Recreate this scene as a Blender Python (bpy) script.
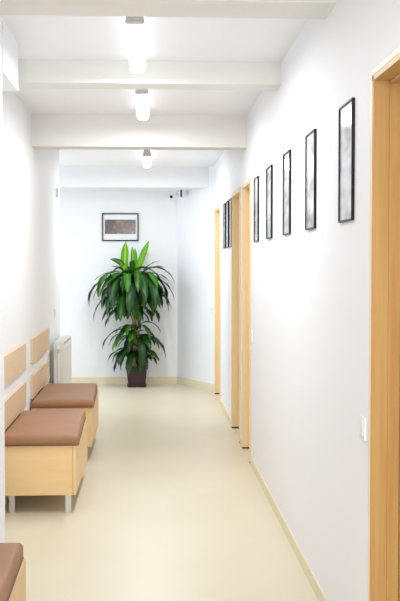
import bpy, bmesh, math, random
from mathutils import Vector, Matrix
random.seed(7)
for o in list(bpy.data.objects):
    bpy.data.objects.remove(o)
SC = bpy.context.scene
COL = SC.collection

# ---------------------------------------------------------------- camera
cam_d = bpy.data.cameras.new('camera')
cam = bpy.data.objects.new('camera', cam_d); COL.objects.link(cam)
cam_d.sensor_fit = 'VERTICAL'; cam_d.sensor_height = 36.0
FPX = 1000.0
cam_d.lens = 36.0 * FPX / 601.0
cam_d.clip_start = 0.05
pitch = math.atan(35.5 / FPX); yaw = math.atan(50 / FPX)
cam.location = (0, 0, 1.5)
cam.rotation_euler = (math.pi / 2 - pitch, 0, -yaw)
SC.camera = cam

# ---------------------------------------------------------------- world, lights, exposure
w = bpy.data.worlds.new('world'); SC.world = w; w.use_nodes = True
bg = w.node_tree.nodes['Background']
bg.inputs[0].default_value = (0.93, 0.96, 1.0, 1); bg.inputs[1].default_value = 1.0
SC.view_settings.view_transform = 'Standard'
SC.view_settings.look = 'None'
SC.view_settings.gamma = 1.0
SC.view_settings.use_curve_mapping = False
SC.view_settings.exposure = 0.88
TUBE = 0.85          # emission of the tube diffusers
TUBE_W = 10.3       # downward light of each tube lamp
def area(name, loc, rot, sx, sy, power, col):
    l = bpy.data.lights.new(name, 'AREA'); l.shape = 'RECTANGLE'
    l.size = sx; l.size_y = sy; l.energy = power; l.color = col
    o = bpy.data.objects.new(name, l); COL.objects.link(o)
    o.location = loc; o.rotation_euler = rot
    return o
# added fill light behind the camera, and daylight from the left side bay window
area('near_end_fill', (-0.08, -2.9, 1.4), (math.pi / 2, 0, 0), 1.5, 2.3, 42, (1.0, 0.99, 0.98))
area('bay_daylight', (-2.9, 11.3, 1.5), (0, -math.pi / 2, 0), 1.9, 1.9, 7, (0.72, 0.85, 1.0))

# ---------------------------------------------------------------- helpers
def lin(c):
    return tuple(((v / 255) / 12.92 if v / 255 <= 0.04045 else ((v / 255 + 0.055) / 1.055) ** 2.4) for v in c) + (1,)

def mat(name, rgb, rough=0.6, spec=0.5, metal=0.0, var=0.0, scale=(4, 4, 4), rgb2=None, bump=0.0, bscale=60, coat=0.0):
    m = bpy.data.materials.new(name); m.use_nodes = True
    nt = m.node_tree; b = nt.nodes['Principled BSDF']
    b.inputs['Base Color'].default_value = lin(rgb)
    b.inputs['Roughness'].default_value = rough
    b.inputs['Metallic'].default_value = metal
    b.inputs['Specular IOR Level'].default_value = spec
    b.inputs['Coat Weight'].default_value = coat
    tc = nt.nodes.new('ShaderNodeTexCoord')
    if rgb2:
        mp = nt.nodes.new('ShaderNodeMapping'); mp.inputs['Scale'].default_value = scale
        nz = nt.nodes.new('ShaderNodeTexNoise'); nz.inputs['Scale'].default_value = 1.0
        nz.inputs['Detail'].default_value = 5
        cr = nt.nodes.new('ShaderNodeValToRGB')
        cr.color_ramp.elements[0].position = 0.32; cr.color_ramp.elements[1].position = 0.68
        cr.color_ramp.elements[0].color = lin(rgb); cr.color_ramp.elements[1].color = lin(rgb2)
        nt.links.new(tc.outputs['Object'], mp.inputs[0]); nt.links.new(mp.outputs[0], nz.inputs['Vector'])
        nt.links.new(nz.outputs['Fac'], cr.inputs[0]); nt.links.new(cr.outputs[0], b.inputs['Base Color'])
    if bump:
        n2 = nt.nodes.new('ShaderNodeTexNoise'); n2.inputs['Scale'].default_value = bscale
        bp = nt.nodes.new('ShaderNodeBump'); bp.inputs['Strength'].default_value = bump
        bp.inputs['Distance'].default_value = 0.002
        nt.links.new(tc.outputs['Object'], n2.inputs['Vector'])
        nt.links.new(n2.outputs['Fac'], bp.inputs['Height']); nt.links.new(bp.outputs[0], b.inputs['Normal'])
    return m

M = {}
M['wall'] = mat('wall_paint', (241, 242, 245), 0.55, 0.3, bump=0.15, bscale=90)
M['ceil'] = mat('ceiling_paint', (246, 247, 250), 0.7, 0.2)
M['beam'] = mat('beam_paint', (236, 235, 230), 0.7, 0.2)
M['floor'] = mat('floor_vinyl', (223, 214, 190), 0.34, 0.3, rgb2=(218, 208, 183), scale=(1.3, 1.3, 1.3), bump=0.05, bscale=300)
M['base'] = mat('baseboard_vinyl', (230, 219, 188), 0.45, 0.3)
M['wood'] = mat('lit_beech_veneer', (244, 218, 172), 0.38, 0.4, rgb2=(238, 207, 156), scale=(30, 30, 1.6))  # far doors: the same beech, its brighter light put into the colour
M['wood_shaded'] = mat('shaded_beech_veneer', (204, 165, 106), 0.40, 0.4, rgb2=(194, 150, 88), scale=(42, 42, 1.8))  # near door: the same beech, its shade put into the colour
M['woodh'] = mat('beech_veneer_lying', (226, 170, 94), 0.42, 0.4, rgb2=(214, 154, 78), scale=(30, 1.6, 30))
M['edge'] = mat('beech_grazing_sheen', (240, 216, 176), 0.35, 0.4)  # architrave beech with its gloss at grazing angle put into the colour
M['box'] = mat('maple_board', (238, 206, 154), 0.45, 0.35, rgb2=(232, 198, 144), scale=(2.5, 1.5, 22))
M['panel'] = mat('maple_board_panel', (226, 200, 166), 0.45, 0.3, rgb2=(220, 191, 155), scale=(20, 1.5, 28))
M['leather'] = mat('brown_leatherette', (164, 122, 90), 0.5, 0.25, rgb2=(158, 115, 84), scale=(5, 5, 5), bump=0.12, bscale=250)
M['seam'] = mat('leather_seam', (120, 78, 54), 0.6)
M['steel'] = mat('brushed_steel', (205, 203, 200), 0.35, 0.5, metal=0.6)
M['black'] = mat('black_frame', (20, 21, 26), 0.4, 0.25)
M['foot_dark'] = mat('dark_foot', (50, 42, 34), 0.8)
M['white'] = mat('white_plastic', (238, 238, 240), 0.4, 0.4)
M['greyp'] = mat('grey_plastic', (205, 205, 202), 0.5, 0.4)
M['rad'] = mat('radiator_enamel', (234, 234, 226), 0.4, 0.4)
M['mat'] = mat('mount_board', (236, 237, 240), 0.7)
M['pot'] = mat('dark_plum_pot', (62, 40, 44), 0.45, 0.4, rgb2=(54, 34, 38), scale=(8, 8, 8))
M['soil'] = mat('soil', (52, 38, 28), 0.95, rgb2=(30, 22, 16), scale=(60, 60, 60))
M['cane'] = mat('cane_bark', (206, 174, 128), 0.8, rgb2=(164, 130, 90), scale=(14, 14, 50), bump=0.5, bscale=60)
M['navy'] = mat('navy_plastic', (48, 42, 92), 0.4)

def emis(name, rgb, s):
    m = bpy.data.materials.new(name); m.use_nodes = True
    b = m.node_tree.nodes['Principled BSDF']
    b.inputs['Base Color'].default_value = (0.9, 0.9, 0.9, 1)
    b.inputs['Emission Color'].default_value = lin(rgb); b.inputs['Emission Strength'].default_value = s
    return m
M['tube'] = emis('lit_diffuser', (250, 252, 255), TUBE)

def print_mat(name, seed, ramp, scale):
    m = bpy.data.materials.new(name); m.use_nodes = True
    nt = m.node_tree; b = nt.nodes['Principled BSDF']
    b.inputs['Roughness'].default_value = 0.12
    b.inputs['Specular IOR Level'].default_value = 0.5
    tc = nt.nodes.new('ShaderNodeTexCoord'); mp = nt.nodes.new('ShaderNodeMapping')
    mp.inputs['Scale'].default_value = scale; mp.inputs['Location'].default_value = (seed, seed * 1.7, seed * 0.6)
    nz = nt.nodes.new('ShaderNodeTexNoise'); nz.inputs['Scale'].default_value = 1; nz.inputs['Detail'].default_value = 2
    cr = nt.nodes.new('ShaderNodeValToRGB')
    els = cr.color_ramp.elements
    while len(els) < len(ramp): els.new(0.5)
    for e, (p, c) in zip(els, ramp): e.position = p; e.color = lin(c)
    nt.links.new(tc.outputs['Object'], mp.inputs[0]); nt.links.new(mp.outputs[0], nz.inputs['Vector'])
    nt.links.new(nz.outputs['Fac'], cr.inputs[0]); nt.links.new(cr.outputs[0], b.inputs['Base Color'])
    return m

def bm_box(bm, x0, x1, y0, y1, z0, z1):
    vs = [bm.verts.new((x, y, z)) for x in (x0, x1) for y in (y0, y1) for z in (z0, z1)]
    for f in ((0, 1, 3, 2), (4, 6, 7, 5), (0, 4, 5, 1), (2, 3, 7, 6), (0, 2, 6, 4), (1, 5, 7, 3)):
        bm.faces.new([vs[i] for i in f])
    return vs

def link(name, bm, m, parent=None, loc=None, smooth=False):
    bmesh.ops.recalc_face_normals(bm, faces=bm.faces[:])
    me = bpy.data.meshes.new(name); bm.to_mesh(me); bm.free()
    for mm in (m if isinstance(m, list) else [m]): me.materials.append(mm)
    if smooth:
        for p in me.polygons: p.use_smooth = True
    o = bpy.data.objects.new(name, me); COL.objects.link(o)
    if parent: o.parent = parent
    if loc: o.location = loc
    return o

def boxes(name, lst, m, parent=None, loc=None, bevel=0.0, seg=2):
    bm = bmesh.new()
    for b in lst: bm_box(bm, *b)
    if bevel:
        bmesh.ops.bevel(bm, geom=bm.edges[:], offset=bevel, segments=seg, profile=0.5, affect='EDGES')
    return link(name, bm, m, parent, loc, smooth=False)

def prism(bm, pts, z0, z1):
    a = [bm.verts.new((x, y, z0)) for x, y in pts]; b = [bm.verts.new((x, y, z1)) for x, y in pts]
    bm.faces.new(a); bm.faces.new(b)
    n = len(pts)
    for i in range(n): bm.faces.new((a[i], a[(i + 1) % n], b[(i + 1) % n], b[i]))

def tube(bm, pts, rads, n=10, cap=True):
    rings = []
    for i, p in enumerate(pts):
        p = Vector(p)
        d = (Vector(pts[min(i + 1, len(pts) - 1)]) - Vector(pts[max(i - 1, 0)])).normalized()
        u = d.orthogonal().normalized() if i == 0 else (u - d * u.dot(d)).normalized()
        v = d.cross(u)
        rings.append([bm.verts.new(p + (u * math.cos(t) + v * math.sin(t)) * rads[i]) for t in [2 * math.pi * k / n for k in range(n)]])
    for a, b in zip(rings, rings[1:]):
        for k in range(n): bm.faces.new((a[k], a[(k + 1) % n], b[(k + 1) % n], b[k]))
    if cap: bm.faces.new(rings[0]); bm.faces.new(rings[-1])

def thing(name, label, cat, loc, rz=0, group=None):
    o = bpy.data.objects.new(name, None); COL.objects.link(o); o.empty_display_size = 0.1
    o.location = loc; o.rotation_euler = (0, 0, rz)
    return tag(o, label, cat, group)
def tag(o, label, cat, group=None):
    o['label'] = label; o['category'] = cat
    if group: o['group'] = group
    return o
def struct(o):
    o['kind'] = 'structure'; return o
def dup(root, loc, label):
    r = root.copy(); COL.objects.link(r); r.location = loc; r['label'] = label
    for ch in list(root.children):
        c = ch.copy(); COL.objects.link(c); c.parent = r
        for g in list(ch.children):
            d = g.copy(); COL.objects.link(d); d.parent = c
    return r

# ---------------------------------------------------------------- the room
ZC = 2.67           # ceiling
XR = 0.758           # right wall plane
XL = -0.915         # left wall plane
YB = 12.60          # back wall
YN = -3.0           # near end behind the camera, out of view
WT = 0.15
struct(boxes('floor', [(-3.0, XR + WT, YN, YB + .15, -0.1, 0)], M['floor']))
struct(boxes('ceiling', [(-3.0, XR + WT, YN, YB + .15, ZC, ZC + 0.1)], M['ceil']))
# right wall with its door openings
DOORS = [(2.47, 3.365), (7.49, 8.12), (8.36, 9.15), (10.74, 11.58)]
DH = 2.14
lst = []; y = YN
for a, b in DOORS:
    lst.append((XR, XR + WT, y, a, 0, ZC)); lst.append((XR, XR + WT, a, b, DH, ZC)); y = b
lst.append((XR, XR + WT, y, 11.78, 0, ZC))
struct(boxes('wall_right', lst, M['wall']))
bm = bmesh.new(); prism(bm, [(0.345, YB), (XR, 11.78), (XR + WT, 11.78), (XR + WT, YB)], 0, ZC)
struct(link('wall_corner', bm, M['wall']))
struct(boxes('wall_back', [(-3.0, XR + WT, YB, YB + .15, 0, ZC)], M['wall']))
struct(boxes('wall_left', [(XL - WT, XL, 4.84, 10.22, 0, ZC)], M['wall']))
struct(boxes('wall_near_left', [(-1.1, -0.95, YN, 4.30, 0, ZC)], M['wall']))
struct(boxes('trim_1', [(-1.1, -0.702, 4.30, 4.84, 0, ZC), (-0.915, -0.695, 4.84, 5.38, 2.42, ZC)], M['wall']))   # pillar and boxed-in soffit
struct(boxes('wall_bay_near', [(-3.0, XL - WT, 10.07, 10.22, 0, ZC)], M['wall']))
# ceiling beams
struct(boxes('trim_2', [(-0.95, XR, 4.05, 4.32, 2.56, ZC)], M['beam']))
struct(boxes('trim_3', [(XL, XR, 5.78, 5.98, 2.54, ZC)], M['beam']))
struct(boxes('trim_4', [(XL, XR, 7.84, 8.04, 2.42, ZC)], M['beam']))
bm = bmesh.new(); prism(bm, [(-3.0, 11.9), (XR - 0.061, 11.9), (0.345, YB), (-3.0, YB)], 2.42, ZC)
struct(link('trim_5', bm, M['wall']))
# coved baseboards
BH = 0.065
lst = []; y = YN
for a, b in DOORS:
    lst.append((XR - 0.008, XR, y, a - 0.05, 0, BH)); y = b + 0.05
struct(boxes('baseboard_right', [l for l in lst if l[3] - l[2] > .1], M['base']))
struct(boxes('baseboard_back', [(-2.9, 0.345, YB - 0.01, YB, 0, 0.09)], M['base']))
bm = bmesh.new(); prism(bm, [(0.345, YB), (0.338, YB - .01), (XR - .014, 11.78), (XR, 11.78)], 0, 0.09)
struct(link('baseboard_corner', bm, M['base']))
struct(boxes('baseboard_left', [(XL, XL + 0.008, 4.84, 10.22, 0, BH)], M['base']))

# doors: beech lining with architrave, leaf recessed on the far side of the wall
def door(n, a, b):
    r = struct(bpy.data.objects.new('door_%d' % n, None)); COL.objects.link(r)
    r.location = (XR, (a + b) / 2, 0); hw = (b - a) / 2
    t = 0.022; wd = M['wood_shaded'] if n == 1 else M['wood']
    P = -0.008; c = 0.015
    lin_ = [(P, WT, -hw, -hw + t, .012, DH), (P, WT, hw - t, hw, .012, DH), (P, WT, -hw, hw, DH - t, DH)]
    boxes('door_lining', lin_, wd, r, bevel=0.0015, seg=1)
    st = [(0.045, 0.085, -hw + t, -hw + t + .012, .012, DH - t), (0.045, 0.085, hw - t - .012, hw - t, .012, DH - t), (0.045, 0.085, -hw + t, hw - t, DH - t - .012, DH - t)]
    boxes('door_stop', st, wd, r, bevel=0.002, seg=2)
    boxes('architrave', [(-0.010, 0, -hw - c, -hw + .004, .012, DH + c), (-0.010, 0, hw - .004, hw + c, .012, DH + c), (-0.010, 0, -hw + .004, hw - .004, DH - .004, DH + c)], M['edge'], r, bevel=0.002, seg=1)
    boxes('door_leaf', [(0.086, 0.126, -hw + t + .002, hw - t - .002, .008, DH - t - .002)], wd, r, bevel=0.0015, seg=1)
    boxes('foot_strip', [(P + .001, 0.085, -hw, -hw + t, 0, .012), (P + .001, 0.085, hw - t, hw, 0, .012)], M['foot_dark'], r)  # dark strips fill the gap below the jambs
    # lever handle on the leaf
    bm = bmesh.new()
    s = -1
    tube(bm, [(0.086, -hw + .09, 1.02), (0.078, -hw + .09, 1.02)], [.025, .025], 16)
    tube(bm, [(0.08, -hw + .09, 1.02), (0.046, -hw + .09, 1.02), (0.042, -hw + .11, 1.02), (0.042, -hw + .20, 1.02)], [.008] * 4, 8)
    link('door_handle', bm, M['steel'], r, smooth=True)
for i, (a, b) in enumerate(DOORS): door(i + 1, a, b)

# ---------------------------------------------------------------- ceiling lamps
def make_lamp(loc, label):
    r = thing('fluorescent_ceiling_lamp', label, 'ceiling lamp', loc, 0, 'tube lamps along the ceiling')
    L = 1.21; w = 0.046
    boxes('mounting_channel', [(-.034, .034, 0.0, L, -.022, 0)], M['white'], r, bevel=.002)
    # rounded diffuser trough
    bm = bmesh.new(); rings = []
    prof = [(-w, -.022), (-w, -.060), (-w * .92, -.078), (-w * .7, -.091), (-w * .35, -.098), (0, -.100), (w * .35, -.098), (w * .7, -.091), (w * .92, -.078), (w, -.060), (w, -.022)]
    for yy, s, d in ((0.03, .95, .0), (0.05, 1, 0), (L - .06, 1, 0), (L - .03, .93, .006), (L - .008, .78, .016), (L, .55, .03)):
        rings.append([bm.verts.new((x * s, yy, min(z + d, -.022) if z < -.03 else z)) for x, z in prof])
    for A, B in zip(rings, rings[1:]):
        for k in range(len(prof) - 1): bm.faces.new((A[k], A[k + 1], B[k + 1], B[k]))
        bm.faces.new((A[-1], A[0], B[0], B[-1]))
    bm.faces.new(rings[0]); bm.faces.new(rings[-1])
    link('diffuser', bm, M['tube'], r, smooth=True)
    bm = bmesh.new()
    vs = bm_box(bm, -.046, .046, -.012, .030, -.094, -.001)
    for v in vs:
        if v.co.z > -.05: v.co.x *= .68
        if v.co.y < 0: v.co.x *= .92; v.co.z = v.co.z if v.co.z > -.05 else -.088
    bmesh.ops.bevel(bm, geom=bm.edges[:], offset=.006, segments=2, affect='EDGES')
    cap = link('end_cap', bm, M['greyp'], r)
    bm = bmesh.new(); tube(bm, [(0, -.010, -.05), (0, -.018, -.05)], [.012, .010], 12)
    link('screw_knob', bm, M['steel'], cap)
    l = bpy.data.lights.new('lamp_light', 'AREA'); l.shape = 'RECTANGLE'; l.size = .07; l.size_y = 1.08; l.energy = TUBE_W; l.color = (.965, .98, 1)
    lo = bpy.data.objects.new('lamp_light', l); COL.objects.link(lo); lo.parent = r; lo.location = (0, .61, -.102)
    return r
lamp = make_lamp((-.066, 4.50, ZC), 'large lit tube lamp on ceiling, nearest and topmost in the photo')
dup(lamp, (-.050, 6.34, ZC), 'medium sized lit tube lamp on ceiling between the two middle beams')
far_lamp = dup(lamp, (-.028, 9.98, ZC), 'smallest lit tube lamp, farthest one, above the plant end of corridor')
for ch in far_lamp.children:      # a cooler white tube in the last lamp
    if ch.type == 'LIGHT':
        ch.data = ch.data.copy(); ch.data.color = (.86, .925, 1); ch.data.energy = TUBE_W * 1.5
dup(lamp, (-.08, 0.9, ZC), 'added lit tube lamp on ceiling above the camera, outside the view')  # unseen lamps, added to light the near end of the corridor
dup(lamp, (-.08, -1.7, ZC), 'added lit tube lamp on ceiling behind the camera, outside the view')

# ---------------------------------------------------------------- benches
def make_bench(loc, label, length):
    r = thing('upholstered_bench', label, 'bench', loc, 0, 'upholstered benches along the left wall')
    D = 0.455
    boxes('storage_box', [(0, D - .0195, 0.0, length, .112, .414)], M['box'], r, bevel=.002)
    boxes('front_panel', [(D - .018, D, -.001, length + .001, .112, .414)], M['box'], r, bevel=.002)
    # side board lip: thin panel on each end
    for yy in (0.03, length - .065):
        for xx in (0.048, D - .068):
            boxes('leg', [(xx, xx + .035, yy, yy + .035, 0, .113)], M['steel'], r, bevel=.002)
    # cushion, softly domed with rounded corners
    bm = bmesh.new()
    nx, ny = 14, 26; x0, x1, y0, y1 = .004, D + .014, -.012, length + .008
    zb, zt = .4135, .474
    def top(u, v):
        e = min(u * (x1 - x0), (1 - u) * (x1 - x0), v * (y1 - y0), (1 - v) * (y1 - y0))
        rr = .022
        dz = 0 if e > rr else (rr - math.sqrt(max(0, rr * rr - (rr - e) ** 2)))
        return zt - dz + .010 * (math.sin(math.pi * u) * math.sin(math.pi * v)) ** .5
    us = [0, .004, .015, .03, .05] + [.05 + .9 * i / nx for i in range(1, nx)] + [.95, .97, .985, .996, 1]
    vs_ = [0, .002, .007, .013, .022] + [.022 + .956 * i / ny for i in range(1, ny)] + [.978, .987, .993, .998, 1]
    sk = .024
    g = [[bm.verts.new((x0 + u * (x1 - x0 - sk * v), y0 + v * (y1 - y0), top(u, v))) for v in vs_] for u in us]
    gb = [[bm.verts.new((x0 + u * (x1 - x0 - sk * v), y0 + v * (y1 - y0), zb)) for v in vs_] for u in us]
    for i in range(len(us) - 1):
        for j in range(len(vs_) - 1):
            bm.faces.new((g[i][j], g[i + 1][j], g[i + 1][j + 1], g[i][j + 1]))
            bm.faces.new((gb[i][j], gb[i][j + 1], gb[i + 1][j + 1], gb[i + 1][j]))
    def side(A, B):
        for k in range(len(A) - 1): bm.faces.new((A[k], A[k + 1], B[k + 1], B[k]))
    side(g[0], gb[0]); side(g[-1], gb[-1])
    side([q[0] for q in g], [q[0] for q in gb]); side([q[-1] for q in g], [q[-1] for q in gb])
    cu = link('seat_cushion', bm, M['leather'], r, smooth=True)
    bm = bmesh.new()
    q = .0005
    tube(bm, [(x0 + .01, y0 - q, zb + .003), (x1 - .01, y0 - q, zb + .003), (x1 + q, y0 + .01, zb + .003), (x1 - sk + q, y1 - .01, zb + .003)], [.0028] * 4, 6)
    link('piping', bm, M['seam'], cu, smooth=True)
    return r
XB = -0.903
b1 = make_bench((XB, 6.02, 0), 'brown cushioned maple bench with steel legs, whole front end visible, middle of the three', 1.07)
dup(b1, (XB, 7.62, 0), 'brown cushioned maple bench farthest along the left wall, nearest the radiator')
dup(b1, (XB - .014, 3.70 - 1.07, 0), 'brown cushioned bench cut off at the bottom left corner of the photo')

# backrest boards on the left wall
def board(y0, y1, z0, z1, label):
    o = boxes('backrest_board', [(0, .018, 0, y1 - y0, 0, z1 - z0)], M['panel'], None, (XL, y0, z0), bevel=.003)
    tag(o, label, 'wall board', 'maple backrest boards on the left wall')
board(6.0, 7.28, .745, .937, 'upper maple backrest board above the middle bench')
board(6.0, 7.28, .475, .655, 'lower maple backrest board just above the middle bench cushion')
board(7.70, 8.98, .745, .937, 'upper maple backrest board above the farthest bench')
board(7.70, 8.98, .475, .655, 'lower maple backrest board just above the farthest bench cushion')

# ---------------------------------------------------------------- radiator
r = thing('radiator', 'white panel radiator on the left wall behind the farthest bench', 'radiator', (XL, 9.12, 0.12))
bm = bmesh.new()
RL, RH = .90, .68
bm_box(bm, .045, .065, 0, RL, .02, RH - .03)
bm_box(bm, .105, .125, 0, RL, .02, RH - .03)
for k in range(22):
    yy = .02 + k * .04
    bm_box(bm, .125, .131, yy, yy + .022, .05, RH - .06)
    bm_box(bm, .065, .105, yy + .008, yy + .010, .04, RH - .05)
link('heating_panel', bm, M['rad'], r)
boxes('side_cover', [(.040, .130, -.004, 0, .01, RH - .012)], M['rad'], r, bevel=.001)
boxes('side_cover', [(.040, .130, RL, RL + .004, .01, RH - .012)], M['rad'], r, bevel=.001)
g = [(.042, .128, 0, RL, RH - .014, RH - .008)] + [(.044, .126, .01 + k * .02, .016 + k * .02, RH - .008, RH) for k in range(44)]
boxes('top_grille', g, M['rad'], r)
for y0 in (.15, .72): boxes('bracket', [(.001, .045, y0, y0 + .03, .08, .60)], M['rad'], r)
bm = bmesh.new()
tube(bm, [(.085, -.001, RH - .05), (.085, -.035, RH - .05)], [.012, .012], 12)
tube(bm, [(.085, -.035, RH - .05), (.085, -.085, RH - .05), (.085, -.09, RH - .05)], [.021, .019, .012], 14)
link('thermostat_valve', bm, M['white'], r, smooth=True)
bm = bmesh.new(); tube(bm, [(.085, -.02, RH - .05), (.085, -.02, -.118)], [.008] * 2, 8)
link('supply_pipe', bm, M['white'], r, smooth=True)

# ---------------------------------------------------------------- pictures on the right wall
G = 'tall framed pictures on the right wall'
def frame_picture(yn, label, seed):
    W_, H_, T = .262, .452, .012
    r = thing('framed_picture', label, 'picture', (XR, yn, 1.667), 0, G)
    b = .007
    boxes('frame', [(-T, 0, 0, b, 0, H_), (-T, 0, W_ - b, W_, 0, H_), (-T, 0, b, W_ - b, 0, b), (-T, 0, b, W_ - b, H_ - b, H_)], M['black'], r, bevel=.0008, seg=1)
    m = print_mat('photo_print_%d' % seed, seed * 3.1, [(.36, (150, 152, 156)), (.46, (196, 198, 202)), (.56, (222, 222, 226)), (.66, (242, 242, 242))], (3, 3, 9))
    boxes('photo_print', [(-.006, -.001, b, W_ - b, b, H_ - b)], m, r)
    return r
for yn, lab, s in ((3.686, 'largest tall black-framed picture, nearest to the foreground wooden door', 1),
                   (4.537, 'tall black-framed picture, second from the foreground wooden door', 2),
                   (5.353, 'tall black-framed picture, middle of the row of five', 3),
                   (6.163, 'tall black-framed picture, fourth from the foreground wooden door', 4),
                   (6.928, 'tall black-framed picture, last of the row of five, beside the middle doors', 5),
                   (9.225, 'small dark-framed picture, nearest of three between the far doors', 6),
                   (9.607, 'small dark-framed picture, middle of three between the far doors', 7),
                   (10.01, 'small dark-framed picture, farthest of three, next to the last door', 8)):
    frame_picture(yn, lab, s)

# picture on the back wall
r = thing('framed_picture', 'wide thin-framed picture with brown print on back wall above the plant', 'picture', (-.37, YB, 1.80))
W_, H_, b = .456, .348, .014
boxes('frame', [(-W_ / 2, -W_ / 2 + b, -.02, 0, 0, H_), (W_ / 2 - b, W_ / 2, -.02, 0, 0, H_), (-W_ / 2 + b, W_ / 2 - b, -.02, 0, 0, b), (-W_ / 2 + b, W_ / 2 - b, -.02, 0, H_ - b, H_)], M['navy'] if 0 else M['black'], r)
boxes('mount', [(-W_ / 2 + b, W_ / 2 - b, -.009, -.001, b, H_ - b)], M['mat'], r)
m = print_mat('brown_print', 4.2, [(.40, (92, 82, 80)), (.56, (110, 96, 90)), (.64, (136, 110, 86)), (.74, (206, 164, 108))], (20, 20, 13))
boxes('art_print', [(-.192, .192, -.0115, -.009, .088, .268)], m, r)

# ---------------------------------------------------------------- switches, camera
def switch(loc, rz, label):
    r = thing('light_switch', label, 'light switch', loc, rz, 'light switches')
    boxes('cover_plate', [(-.010, 0, -.041, .041, -.041, .041)], M['white'], r, bevel=.002)
    boxes('rocker', [(-.014, -.010, -.028, .028, -.028, .028)], M['rad'], r, bevel=.001)
switch((XR, 3.49, .925), 0, 'white light switch beside the foreground wooden door')
switch((XR, 7.36, .97), 0, 'white light switch beside the middle pair of doors')
ang = math.atan2(0.345 - XR, YB - 11.78)
switch((XR - .023, 11.827, .97), -ang, 'small white light switch on the angled wall by the last door')
switch((XL, 9.62, 1.04), math.pi, 'white light switch on the left wall above the radiator')
o = boxes('wall_sensor', [(0, .022, 0, .05, 0, .09)], M['white'], None, (XL, 9.85, 2.16), bevel=.004)
tag(o, 'small white sensor box high on the left wall above the radiator', 'sensor')

r = thing('security_camera', 'small white security camera high in the corner under the soffit', 'security camera', (.30, 12.33, 2.42))
bm = bmesh.new(); tube(bm, [(.03, 0, 0), (.03, 0, -.012)], [.032, .032], 18); tube(bm, [(.03, 0, -.01), (.03, 0, -.05)], [.010, .010], 10)
link('mounting_arm', bm, M['white'], r, smooth=False)
bm = bmesh.new(); tube(bm, [(-.035, -.06, -.085), (.035, .03, -.055)], [.026, .026], 16)
link('camera_housing', bm, M['white'], r, smooth=False)
bm = bmesh.new(); tube(bm, [(-.043, -.070, -.088), (-.034, -.058, -.0845)], [.019, .021], 16)
link('lens', bm, M['black'], r, smooth=False)
o = boxes('junction_box', [(-.012, .012, -.03, .03, -.085, 0)], M['navy'], None, (.385, 12.33, 2.42), bevel=.003)
tag(o, 'small dark violet box under the soffit beside the security camera', 'junction box')

# ---------------------------------------------------------------- plant
PX, PY = -.165, 12.36
r = thing('potted_dracaena', 'tall dracaena with long drooping green leaves in a dark plum pot', 'potted plant', (PX, PY, 0))
def sq_ring(bm, h, z, rr=.02, n=4):
    v = []
    for sx, sy, a0 in ((1, 1, 0), (-1, 1, 90), (-1, -1, 180), (1, -1, 270)):
        for k in range(n + 1):
            a = math.radians(a0 + 90 * k / n)
            v.append(bm.verts.new((sx * (h - rr) + rr * math.cos(a), sy * (h - rr) + rr * math.sin(a), z)))
    return v
def lathe_sq(bm, prof):
    R = [sq_ring(bm, h, z) for h, z in prof]
    for A, B in zip(R, R[1:]):
        n = len(A)
        for k in range(n): bm.faces.new((A[k], A[(k + 1) % n], B[(k + 1) % n], B[k]))
    bm.faces.new(R[0]); bm.faces.new(R[-1])
bm = bmesh.new()
lathe_sq(bm, [(.100, .012), (.104, .02), (.126, .222), (.137, .224), (.139, .252), (.130, .254), (.124, .225), (.122, .218)])
pot = link('pot', bm, M['pot'], r)
bm = bmesh.new(); lathe_sq(bm, [(.104, 0), (.113, .004), (.117, .03), (.112, .03), (.107, .012)])
link('saucer', bm, M['pot'], pot)
bm = bmesh.new(); lathe_sq(bm, [(.110, .20), (.121, .222), (.10, .230)])
link('soil', bm, M['soil'], pot)

CANES = [([(.02, 0, .22), (.0, 0, .5), (-.04, .0, .85), (-.055, 0, 1.10), (-.13, -.01, 1.36)], .026),
         ([(-.02, .03, .22), (-.03, .03, .6), (-.02, .01, .95), (.0, 0, 1.25), (.015, 0, 1.40)], .024),
         ([(.045, -.04, .22), (.02, -.035, .45), (.015, -.03, .68)], .022)]
for pts, rad in CANES:
    P2 = []; 
    for a, b_ in zip(pts, pts[1:]):
        for t in (0, .25, .5, .75): P2.append(Vector(a).lerp(Vector(b_), t))
    P2.append(Vector(pts[-1]))
    bm = bmesh.new()
    tube(bm, P2, [rad * (1 + .07 * math.sin(i * 2.3)) for i in range(len(P2))], 12)
    link('cane', bm, M['cane'], r, smooth=True)

def leaf_material(name):
    m = bpy.data.materials.new(name); m.use_nodes = True
    nt = m.node_tree; b = nt.nodes['Principled BSDF']
    at = nt.nodes.new('ShaderNodeVertexColor'); at.layer_name = 'leafcol'
    nt.links.new(at.outputs['Color'], b.inputs['Base Color'])
    b.inputs['Roughness'].default_value = .38; b.inputs['Specular IOR Level'].default_value = .45
    tr = nt.nodes.new('ShaderNodeBsdfTranslucent'); mx = nt.nodes.new('ShaderNodeMixShader'); mx.inputs[0].default_value = .22
    nt.links.new(at.outputs['Color'], tr.inputs['Color'])
    out = nt.nodes['Material Output']
    nt.links.new(b.outputs[0], mx.inputs[1]); nt.links.new(tr.outputs[0], mx.inputs[2]); nt.links.new(mx.outputs[0], out.inputs[0])
    return m
M['leaf'] = leaf_material('dracaena_leaf')

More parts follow.
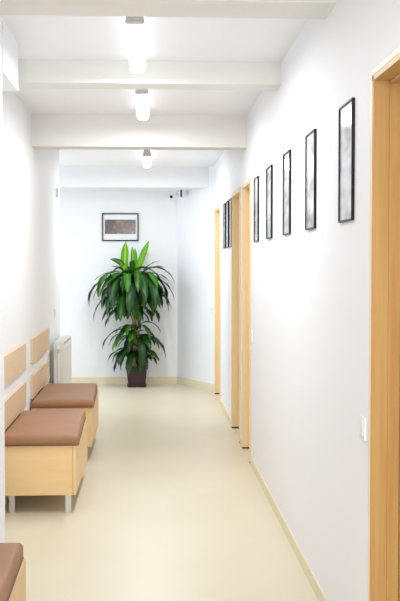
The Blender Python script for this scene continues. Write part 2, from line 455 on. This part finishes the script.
def add_leaf(bm, cl, base, az, el, L, wd, droop, colA, colB, wave=0.0, twist=0.0, pw=1.0, face=0.0):
    """strap leaf: starts at elevation el, bends down by droop (radians) along its length; back-wall side is pressed flat"""
    n = 16
    p = Vector(base); hd = Vector((math.cos(az), math.sin(az), 0)); up = Vector((0, 0, 1))
    side = Vector((-math.sin(az), math.cos(az), 0))
    ph = random.uniform(0, 6)
    rows = []
    def V(q):
        y = q.y
        if y > .06: y = .06 + .12 * math.tanh((y - .06) / .12)
        return bm.verts.new((q.x, y, max(q.z, .02)))
    for i in range(n + 1):
        t = i / n
        a = max(el - droop * (t ** pw), -1.52)
        d = hd * math.cos(a) + up * math.sin(a)
        nrm = -hd * math.sin(a) + up * math.cos(a)
        w_ = wd * .5 * min(1, .40 + t * 1.9) * (1 - (max(0, t - .52) / .48) ** 2.4)
        w_ = max(w_, .0012)
        tw = face + twist * t
        s2 = side * math.cos(tw) + nrm * math.sin(tw); n2 = nrm * math.cos(tw) - side * math.sin(tw)
        wv = wave * math.sin(t * 15 + ph)
        rows.append([V(p - s2 * w_ + n2 * (w_ * .22 + wv * w_)), V(p - s2 * w_ * .45 + n2 * w_ * .04), V(p),
                     V(p + s2 * w_ * .45 + n2 * w_ * .04), V(p + s2 * w_ + n2 * (w_ * .22 - wv * w_))])
        p = p + d * (L / n)
    for A, B in zip(rows, rows[1:]):
        for k in range(4):
            f = bm.faces.new((A[k], A[k + 1], B[k + 1], B[k])); f.smooth = True
            for lp in f.loops:
                idx = (A + B).index(lp.vert) % 5
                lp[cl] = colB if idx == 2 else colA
def vary(c, s):
    k = 1 + random.uniform(-s, s); l = lin(c)
    return (l[0] * k, l[1] * k, l[2] * k, 1)
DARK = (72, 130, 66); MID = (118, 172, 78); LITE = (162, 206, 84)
def crown(name, specs):
    bm = bmesh.new(); cl = bm.loops.layers.color.new('leafcol')
    for s in specs: add_leaf(bm, cl, *s)
    me = bpy.data.meshes.new(name); bm.to_mesh(me); bm.free(); me.materials.append(M['leaf'])
    o = bpy.data.objects.new(name, me); COL.objects.link(o); o.parent = r
    return o
def ring(center, n, z0, z1, el, L, wd, droop, A, B, jit=.25):
    out = []
    for k in range(n):
        az = 2 * math.pi * (k + random.uniform(-.35, .35)) / n
        kb = .75 if math.sin(az) > .45 else 1
        out.append(((center[0] + .02 * math.cos(az), center[1] + .02 * math.sin(az), random.uniform(z0, z1)), az,
                    rad_(random.uniform(*el)), random.uniform(*L) * kb, random.uniform(*wd), rad_(random.uniform(*droop)),
                    vary(A, jit), vary(B, jit), .16, random.uniform(-.5, .5), random.uniform(.6, .9)))
    return out
rad_ = math.radians
for ctr, zc in (((-.13, -.01), 1.36), ((.015, 0), 1.38)):
    sp = []
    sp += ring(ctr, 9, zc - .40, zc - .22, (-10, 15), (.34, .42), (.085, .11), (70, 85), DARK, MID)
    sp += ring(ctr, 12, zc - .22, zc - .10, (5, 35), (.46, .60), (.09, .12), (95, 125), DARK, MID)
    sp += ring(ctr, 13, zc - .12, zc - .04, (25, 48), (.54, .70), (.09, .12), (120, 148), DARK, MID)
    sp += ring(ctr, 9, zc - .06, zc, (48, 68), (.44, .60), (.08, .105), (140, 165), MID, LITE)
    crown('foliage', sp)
# long thin arching leaves at both sides
crown('foliage', [((-.13, -.01, 1.32), rad_(184), rad_(40), .44, .045, rad_(95), vary(DARK, .1), vary(MID, .1), .2, .3, 1.1),
                  ((.02, 0, 1.34), rad_(-6), rad_(32), .44, .045, rad_(90), vary(DARK, .1), vary(MID, .1), .2, -.3, 1.1),
                  ((-.12, -.01, 1.31), rad_(200), rad_(35), .60, .085, rad_(120), vary(DARK, .1), vary(MID, .1), .2, .3, .75),
                  ((.02, 0, 1.31), rad_(-18), rad_(35), .64, .085, rad_(118), vary(DARK, .1), vary(MID, .1), .2, -.3, .75)])
# young upright shoots
YG = (160, 206, 62); YG2 = (200, 232, 110)
sh = []
for x, lean, el, L, wd, dr, big in ((-.155, 0, 88, .42, .10, 3, 1), (-.08, 180, 72, .34, .07, 70, 0), (-.11, 200, 55, .26, .07, 60, 0),
                                (-.01, 0, 72, .46, .08, 6, 1), (-.02, 180, 82, .36, .06, -6, 1), (.05, 10, 50, .34, .08, 70, 0),
                                (-.02, 90, 80, .36, .06, 20, 1), (.06, 340, 64, .32, .07, 60, 0), (-.05, 270, 70, .30, .07, 60, 0)):
    # a broad side turned to the corridor: leaning sideways with face twist, or leaning straight
    face = rad_(75) if (lean in (0, 180) and el > 70) else .1
    sh.append(((x, -.01, 1.37), rad_(lean), rad_(el), L, wd, rad_(dr), vary(YG if big else MID, .1), vary(YG2 if big else LITE, .1), .12, .1, 1.0, face))
crown('young_leaves', sh)
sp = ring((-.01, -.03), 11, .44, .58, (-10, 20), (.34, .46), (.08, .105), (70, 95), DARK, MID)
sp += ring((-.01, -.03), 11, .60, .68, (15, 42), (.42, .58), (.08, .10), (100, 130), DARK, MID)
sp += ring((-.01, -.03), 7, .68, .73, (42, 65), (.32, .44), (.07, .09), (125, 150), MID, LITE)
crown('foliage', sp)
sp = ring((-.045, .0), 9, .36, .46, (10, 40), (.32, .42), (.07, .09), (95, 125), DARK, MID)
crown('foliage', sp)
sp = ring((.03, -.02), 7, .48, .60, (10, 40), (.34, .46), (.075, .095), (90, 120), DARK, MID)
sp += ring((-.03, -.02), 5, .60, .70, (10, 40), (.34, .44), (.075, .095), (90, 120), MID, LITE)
crown('foliage', sp)
